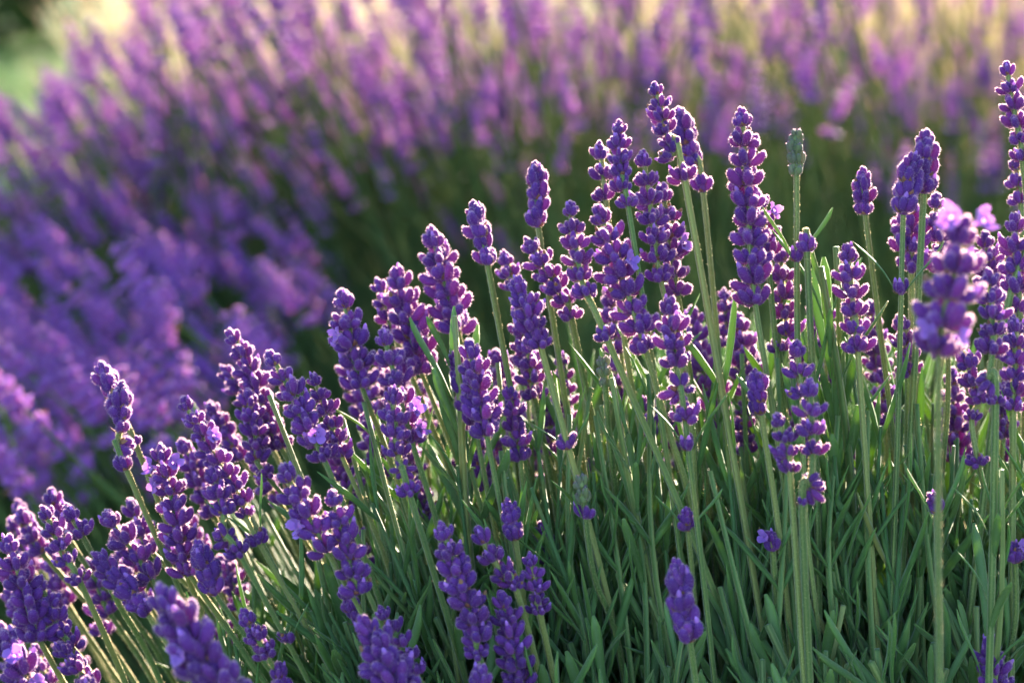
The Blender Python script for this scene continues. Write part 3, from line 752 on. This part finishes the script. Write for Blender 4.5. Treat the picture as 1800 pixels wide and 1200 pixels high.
for i in range(120):                       # thin stems running up through the leaves
    px = rng.uniform(560, 1820)
    D = FOCUS + rng.uniform(0.0, 0.18)
    y1 = rng.uniform(620, 880) + (60 if px < 800 else 0)
    lx = -(40 + 120 * max(0, (1100 - px) / 500)) + rng.normal(0, 40)
    a, b = at(px - lx * 0.2, 1260, D), at(px + lx, y1, D)
    c = (a + b) / 2 + rng.normal(0, 0.003, 3)
    V, F, A, RB = tube(catmull([a, c, b], 5), [0.00095] * 6 + [0.0008] * 5, 6, SQUARE)
    mb.add(V, F, 1, A, RB)
    hairs(mb, V, F, 700, 0.0004, 0.0001, rng, 2)
    if rng.random() < 0.5:
        for s in (0, 1):
            blade(mb, c, norm(norm(b - a) + RT * (s - 0.5) * 1.1 + rng.normal(0, 0.1, 3)), rng.uniform(0.018, 0.03), 0.0028, rng, ns=6, bend=0.1)
tag(link('lavender_foliage', mb.mesh('lavender_foliage', [M['leaf'], M['stem'], M['hair_green']])), 'dense mass of narrow grey green leaves and stems inside the near bush', 'foliage', kind='stuff')

# ------------------------------------------------------------------ the bed behind, out of focus
brng = np.random.default_rng(21)
def spike_mesh(rr, length, low=True, kind='full'):
    mb = MB()
    k = int(round(length / 0.0066))
    for i in range(k):
        f = i / max(1, k - 1)
        sc = (1.0 if f < 0.6 else 1 - 0.4 * (f - 0.6) / 0.4) * rr.uniform(0.88, 1.08)
        if i == 0 and rr.random() < 0.5: z = -0.006
        else: z = length * f
        add_whorl(mb, kind if i < k - 1 else 'top', rr, z, sc, low=low, fuzz='coarse')
    return mb
FAR_SPIKE, FAR_STEM = [], []
for i in range(7):
    FAR_SPIKE.append(spike_mesh(brng, brng.uniform(0.030, 0.048)).mesh('flower_spike', [M['bud_far'], M['hair_far'], M['glint_far'], M['petal']]))
    mb = MB()
    L = 0.24
    pts = [(0.012 * (1 - t) ** 2 * (1 if i % 2 else -0.4), 0, -L * (1 - t) + 0.012) for t in np.linspace(0, 1, 7)]
    V, F, A, RB = tube(pts, [0.0015 - 0.0004 * t for t in np.linspace(0, 1, 7)], 5)
    mb.add(V, F, 0, A)
    FAR_STEM.append(mb.mesh('stem', [M['leaf_far_shade']]))

def bed_spot():
    """A pixel where the bed shows flowers, and how deep in the view that flower stands."""
    while True:
        x, y = brng.uniform(-60, 1860), brng.uniform(-60, 960)
        if x < 620:
            dens = (1.0 if y < 330 else 0.85) if y < 560 else max(0.0, 1.0 - max(0, y - 560) / 520 - max(0, x - 300) / 900)
            if y > 560 + 0.9 * (620 - x): dens = 0
        elif x < 1000:
            dens = 1.0 if y < 250 else max(0.05, 1 - (y - 250) / 130) if y < 480 else 0
        else:
            lim = 130 + 60 * math.sin(x / 130.0) + (140 if x > 1480 else 0)
            dens = 0.75 if y < lim else max(0.06, 0.62 * (1 - (y - lim) / 150)) if y < 430 else 0
        # the lawn and the dark trees show in the upper left corner
        if y < 190 - 1.0 * max(0, x - 70) * 0.9 and x < 240: dens = 0
        if x < 95 and y < 150 + 0.9 * x: dens = 0
        if brng.random() < dens:
            D = 2.95 - 1.6 * min(1, max(0, y + 40) / 780) ** 0.7 + brng.normal(0, 0.14)
            if y < 110 and brng.random() < 0.6: D += brng.uniform(0.3, 1.6)
            return x, y, max(0.98, D)
def bed_lean(x):
    return -0.72 + 0.42 * min(1, max(0, x - 350) / 650) + 0.22 * min(1, max(0, x - 1000) / 600)
def bed_axis(x, y=400):
    return norm(np.array((bed_lean(x) * (0.55 + 0.45 * min(1, max(0, y) / 350)) + brng.normal(0, 0.32), brng.normal(-0.05, 0.12), 1.0)))
spots = sorted((bed_spot() for _ in range(900)), key=lambda s: s[2])
for i in range(150):                       # the bed runs on to the far side, where only the tips show
    x, y = brng.uniform(170, 1850), brng.uniform(-60, 70)
    if x > 240 or y < 0: spots.append((x, y, brng.uniform(3.0, 5.6)))
for i in range(330):  # extra heads added to cast shade on the bed's lower left
    q = np.array((brng.uniform(-0.5, 0.32), brng.uniform(1.65, 2.2), brng.uniform(0.44, 0.61)))
    x, y = pix(q)
    if y < 310 and not (x < 235 and y < 195 - 0.75 * max(0, x - 60)): spots.append((x, y, float((q - CAM) @ FW)))
for i in range(130):                       # taller stalks at the right of the bed, many of them rising past the frame; added to shade what stands left of them
    q = np.array((brng.uniform(0.12, 1.25), brng.uniform(1.9, 2.75), brng.uniform(0.48, 0.66)))
    x, y = pix(q)
    if y < 330: spots.append((x, y, float((q - CAM) @ FW)))
N_THINGS = 190
mass = MB()
for i, (x, y, D) in enumerate(spots):
    p, ax = at(x, y, D), bed_axis(x, y)
    sc = brng.uniform(0.82, 1.14)
    j = int(brng.integers(7))
    M4 = orient(p, ax, brng.uniform(0, 6.28), sc)
    if i < N_THINGS - 46 and y > -60:
        if x < 560: lab, grp = 'blurred violet lavender stalk leaning left in the bed behind, left half', 'blurred stalks in the left of the bed behind'
        elif x < 1000: lab, grp = 'blurred lavender stalk in the bed behind, above the centre spikes', 'blurred stalks in the middle of the bed behind'
        else: lab, grp = 'blurred upright lavender stalk in the bed behind, right half', 'blurred stalks in the right of the bed behind'
        base = p - ax * 0.22 * sc
        root = thing('lavender_stalk', base, lab, 'lavender', grp)
        T = Matrix.Translation(Vector(-base))
        link('flower_spike', FAR_SPIKE[j], root, T @ M4)
        link('stem', FAR_STEM[int(brng.integers(7))], root, T @ orient(p, ax, brng.uniform(0, 6.28), sc))
    else:
        me = FAR_SPIKE[j]
        Mx = np.array(M4)
        co = np.empty(len(me.vertices) * 3); me.vertices.foreach_get('co', co)
        co = co.reshape(-1, 3) @ Mx[:3, :3].T + Mx[:3, 3]
        al = np.empty(len(me.vertices)); me.attributes['along'].data.foreach_get('value', al)
        mass.add(co, [tuple(q.vertices) for q in me.polygons if q.material_index == 0], 0, al)
        mass.add(co, [tuple(q.vertices) for q in me.polygons if q.material_index == 1], 2, al)
        mass.add(co, [tuple(q.vertices) for q in me.polygons if q.material_index == 2], 3, al)
        mass.add(co, [tuple(q.vertices) for q in me.polygons if q.material_index == 3], 4, al)
        sm = FAR_STEM[j]
        co = np.empty(len(sm.vertices) * 3); sm.vertices.foreach_get('co', co)
        co = co.reshape(-1, 3) @ Mx[:3, :3].T + Mx[:3, 3]
        mass.add(co, [tuple(q.vertices) for q in sm.polygons], 1 if D > 2.7 else 5)
tag(link('lavender_mass', mass.mesh('lavender_mass', [M['bud_far'], M['straw'], M['hair_far'], M['glint_far'], M['petal'], M['leaf_far_shade']])), 'blurred mass of violet lavender far back in the bed', 'lavender', kind='stuff')

# green stems and leaves of the bed
mb = MB()
for i in range(15000):
    y = 0.92 + 3.2 * brng.random() ** 1.25
    x = brng.uniform(-0.36 * y - 0.25, 0.36 * y + 0.3)
    px = 900 + x / (y * WID) * 1800
    if y > 2.6 and x < -0.19 * y: continue
    lean = bed_lean(px) * brng.uniform(0.5, 1.1)
    d = norm(np.array((lean + brng.normal(0, 0.16), brng.normal(0, 0.16), 1.0)))
    L = brng.uniform(0.16, 0.34) * (1.0 if px < 800 else 1.18)
    hi = 0.04 + 0.07 * min(1, (y - 0.9) / 1.4)
    base = np.array((x, y, hi + brng.uniform(-0.03, 0.06))) - np.array((lean * 0.15, 0, 0))
    blade(mb, base, d, L, brng.uniform(0.0018, 0.0034), brng, ns=4, bend=brng.uniform(-0.2, 0.2))
for i in range(14000):
    y = 0.95 + 3.0 * brng.random() ** 1.2
    x = brng.uniform(-0.36 * y - 0.25, 0.36 * y + 0.3)
    if y > 2.6 and x < -0.19 * y: continue
    d = norm(np.array((brng.normal(-0.2, 0.5), brng.normal(0, 0.5), 1.0)))
    blade(mb, np.array((x, y, brng.uniform(0.06, 0.24))), d, brng.uniform(0.03, 0.07), brng.uniform(0.004, 0.007), brng, ns=4)
tag(link('bed_foliage', mb.mesh('bed_foliage', [M['leaf_far_shade']])), 'blurred green stems and narrow leaves filling the bed behind', 'foliage', kind='stuff')

mb = MB()
for i in range(7000):
    y = 2.5 + 4.2 * brng.random()
    x = brng.uniform(-0.19, 0.36) * y + brng.uniform(-0.1, 0.1)
    if x < 0.05 * y and brng.random() < 0.65: continue
    px = 900 + x / (y * WID) * 1800
    d = norm(np.array((bed_lean(px) * 0.8 + brng.normal(0, 0.18), brng.normal(0, 0.15), 1.0)))
    blade(mb, np.array((x, y, brng.uniform(0.05, 0.12))), d, brng.uniform(0.25, 0.40), brng.uniform(0.0025, 0.004), brng, ns=4, bend=brng.uniform(-0.1, 0.1))
tag(link('sun_tinted_stems', mb.mesh('sun_tinted_stems', [M['straw']])), 'sunlit straw coloured stems far back in the bed', 'stems', kind='stuff')

# ------------------------------------------------------------------ lawn grass and the dark shrubs beyond it
mb = MB()
for i in range(9000):
    y = 4.7 + 3.2 * brng.random()
    x = -0.27 * y + brng.uniform(-0.7, 0.9)
    d = norm(np.array((brng.normal(0, 0.4), brng.normal(0, 0.4), 1.0)))
    blade(mb, np.array((x, y, 0.0)), d, brng.uniform(0.025, 0.06), 0.005, brng, ns=3, n=4)
tag(link('lawn_grass', mb.mesh('lawn_grass', [M['grass']])), 'sunlit short green grass beyond the lavender bed', 'grass', kind='stuff')

def shrub(label, x, y, h, r):
    root = thing('shrub', (x, y, 0), label, 'shrub', 'dark shrubs beyond the lawn')
    mb = MB()
    for k in range(5):
        a = brng.uniform(0, 6.28)
        V, F, A, RB = tube([(0, 0, -0.02), (0.03 * math.cos(a), 0.03 * math.sin(a), h * 0.25), (r * 0.35 * math.cos(a), r * 0.35 * math.sin(a), h * 0.55), (r * 0.6 * math.cos(a), r * 0.6 * math.sin(a), h * 0.85)], [0.05, 0.04, 0.025, 0.008], 7)
        mb.add(V, F, 0, A)
    link('trunk', mb.mesh('trunk', [M['bark']]), root)
    mb = MB()
    clumps = [np.array((r * math.cos(a_), r * math.sin(a_), 0)) * brng.uniform(0.2, 0.85) + np.array((0, 0, h * brng.uniform(0.04, 0.95))) for a_ in brng.uniform(0, 6.28, 90)]
    for k in range(9000):
        c = clumps[int(brng.integers(len(clumps)))] + brng.normal(0, 0.15 * r, 3)
        if c[2] < 0.03: continue
        n_, s_ = norm(brng.normal(size=3)), 0.045 * brng.uniform(0.6, 1.3)
        a = norm(np.cross(n_, brng.normal(size=3))); b = np.cross(n_, a)
        mb.add([c - a * s_, c - b * s_ * 0.45 + n_ * 0.006, c + a * s_, c + b * s_ * 0.45 + n_ * 0.006], [(0, 1, 2, 3)])
    link('crown', mb.mesh('crown', [M['crown']]), root)
shrub('dark green round shrub beyond the lawn, at the left corner', -2.6, 7.3, 1.5, 1.0)
shrub('dark green shrub beyond the lawn, second from the left corner', -1.85, 7.7, 1.7, 0.8)
shrub('tall dark shrub standing past the left corner of the lawn', -3.6, 7.9, 1.9, 0.9)
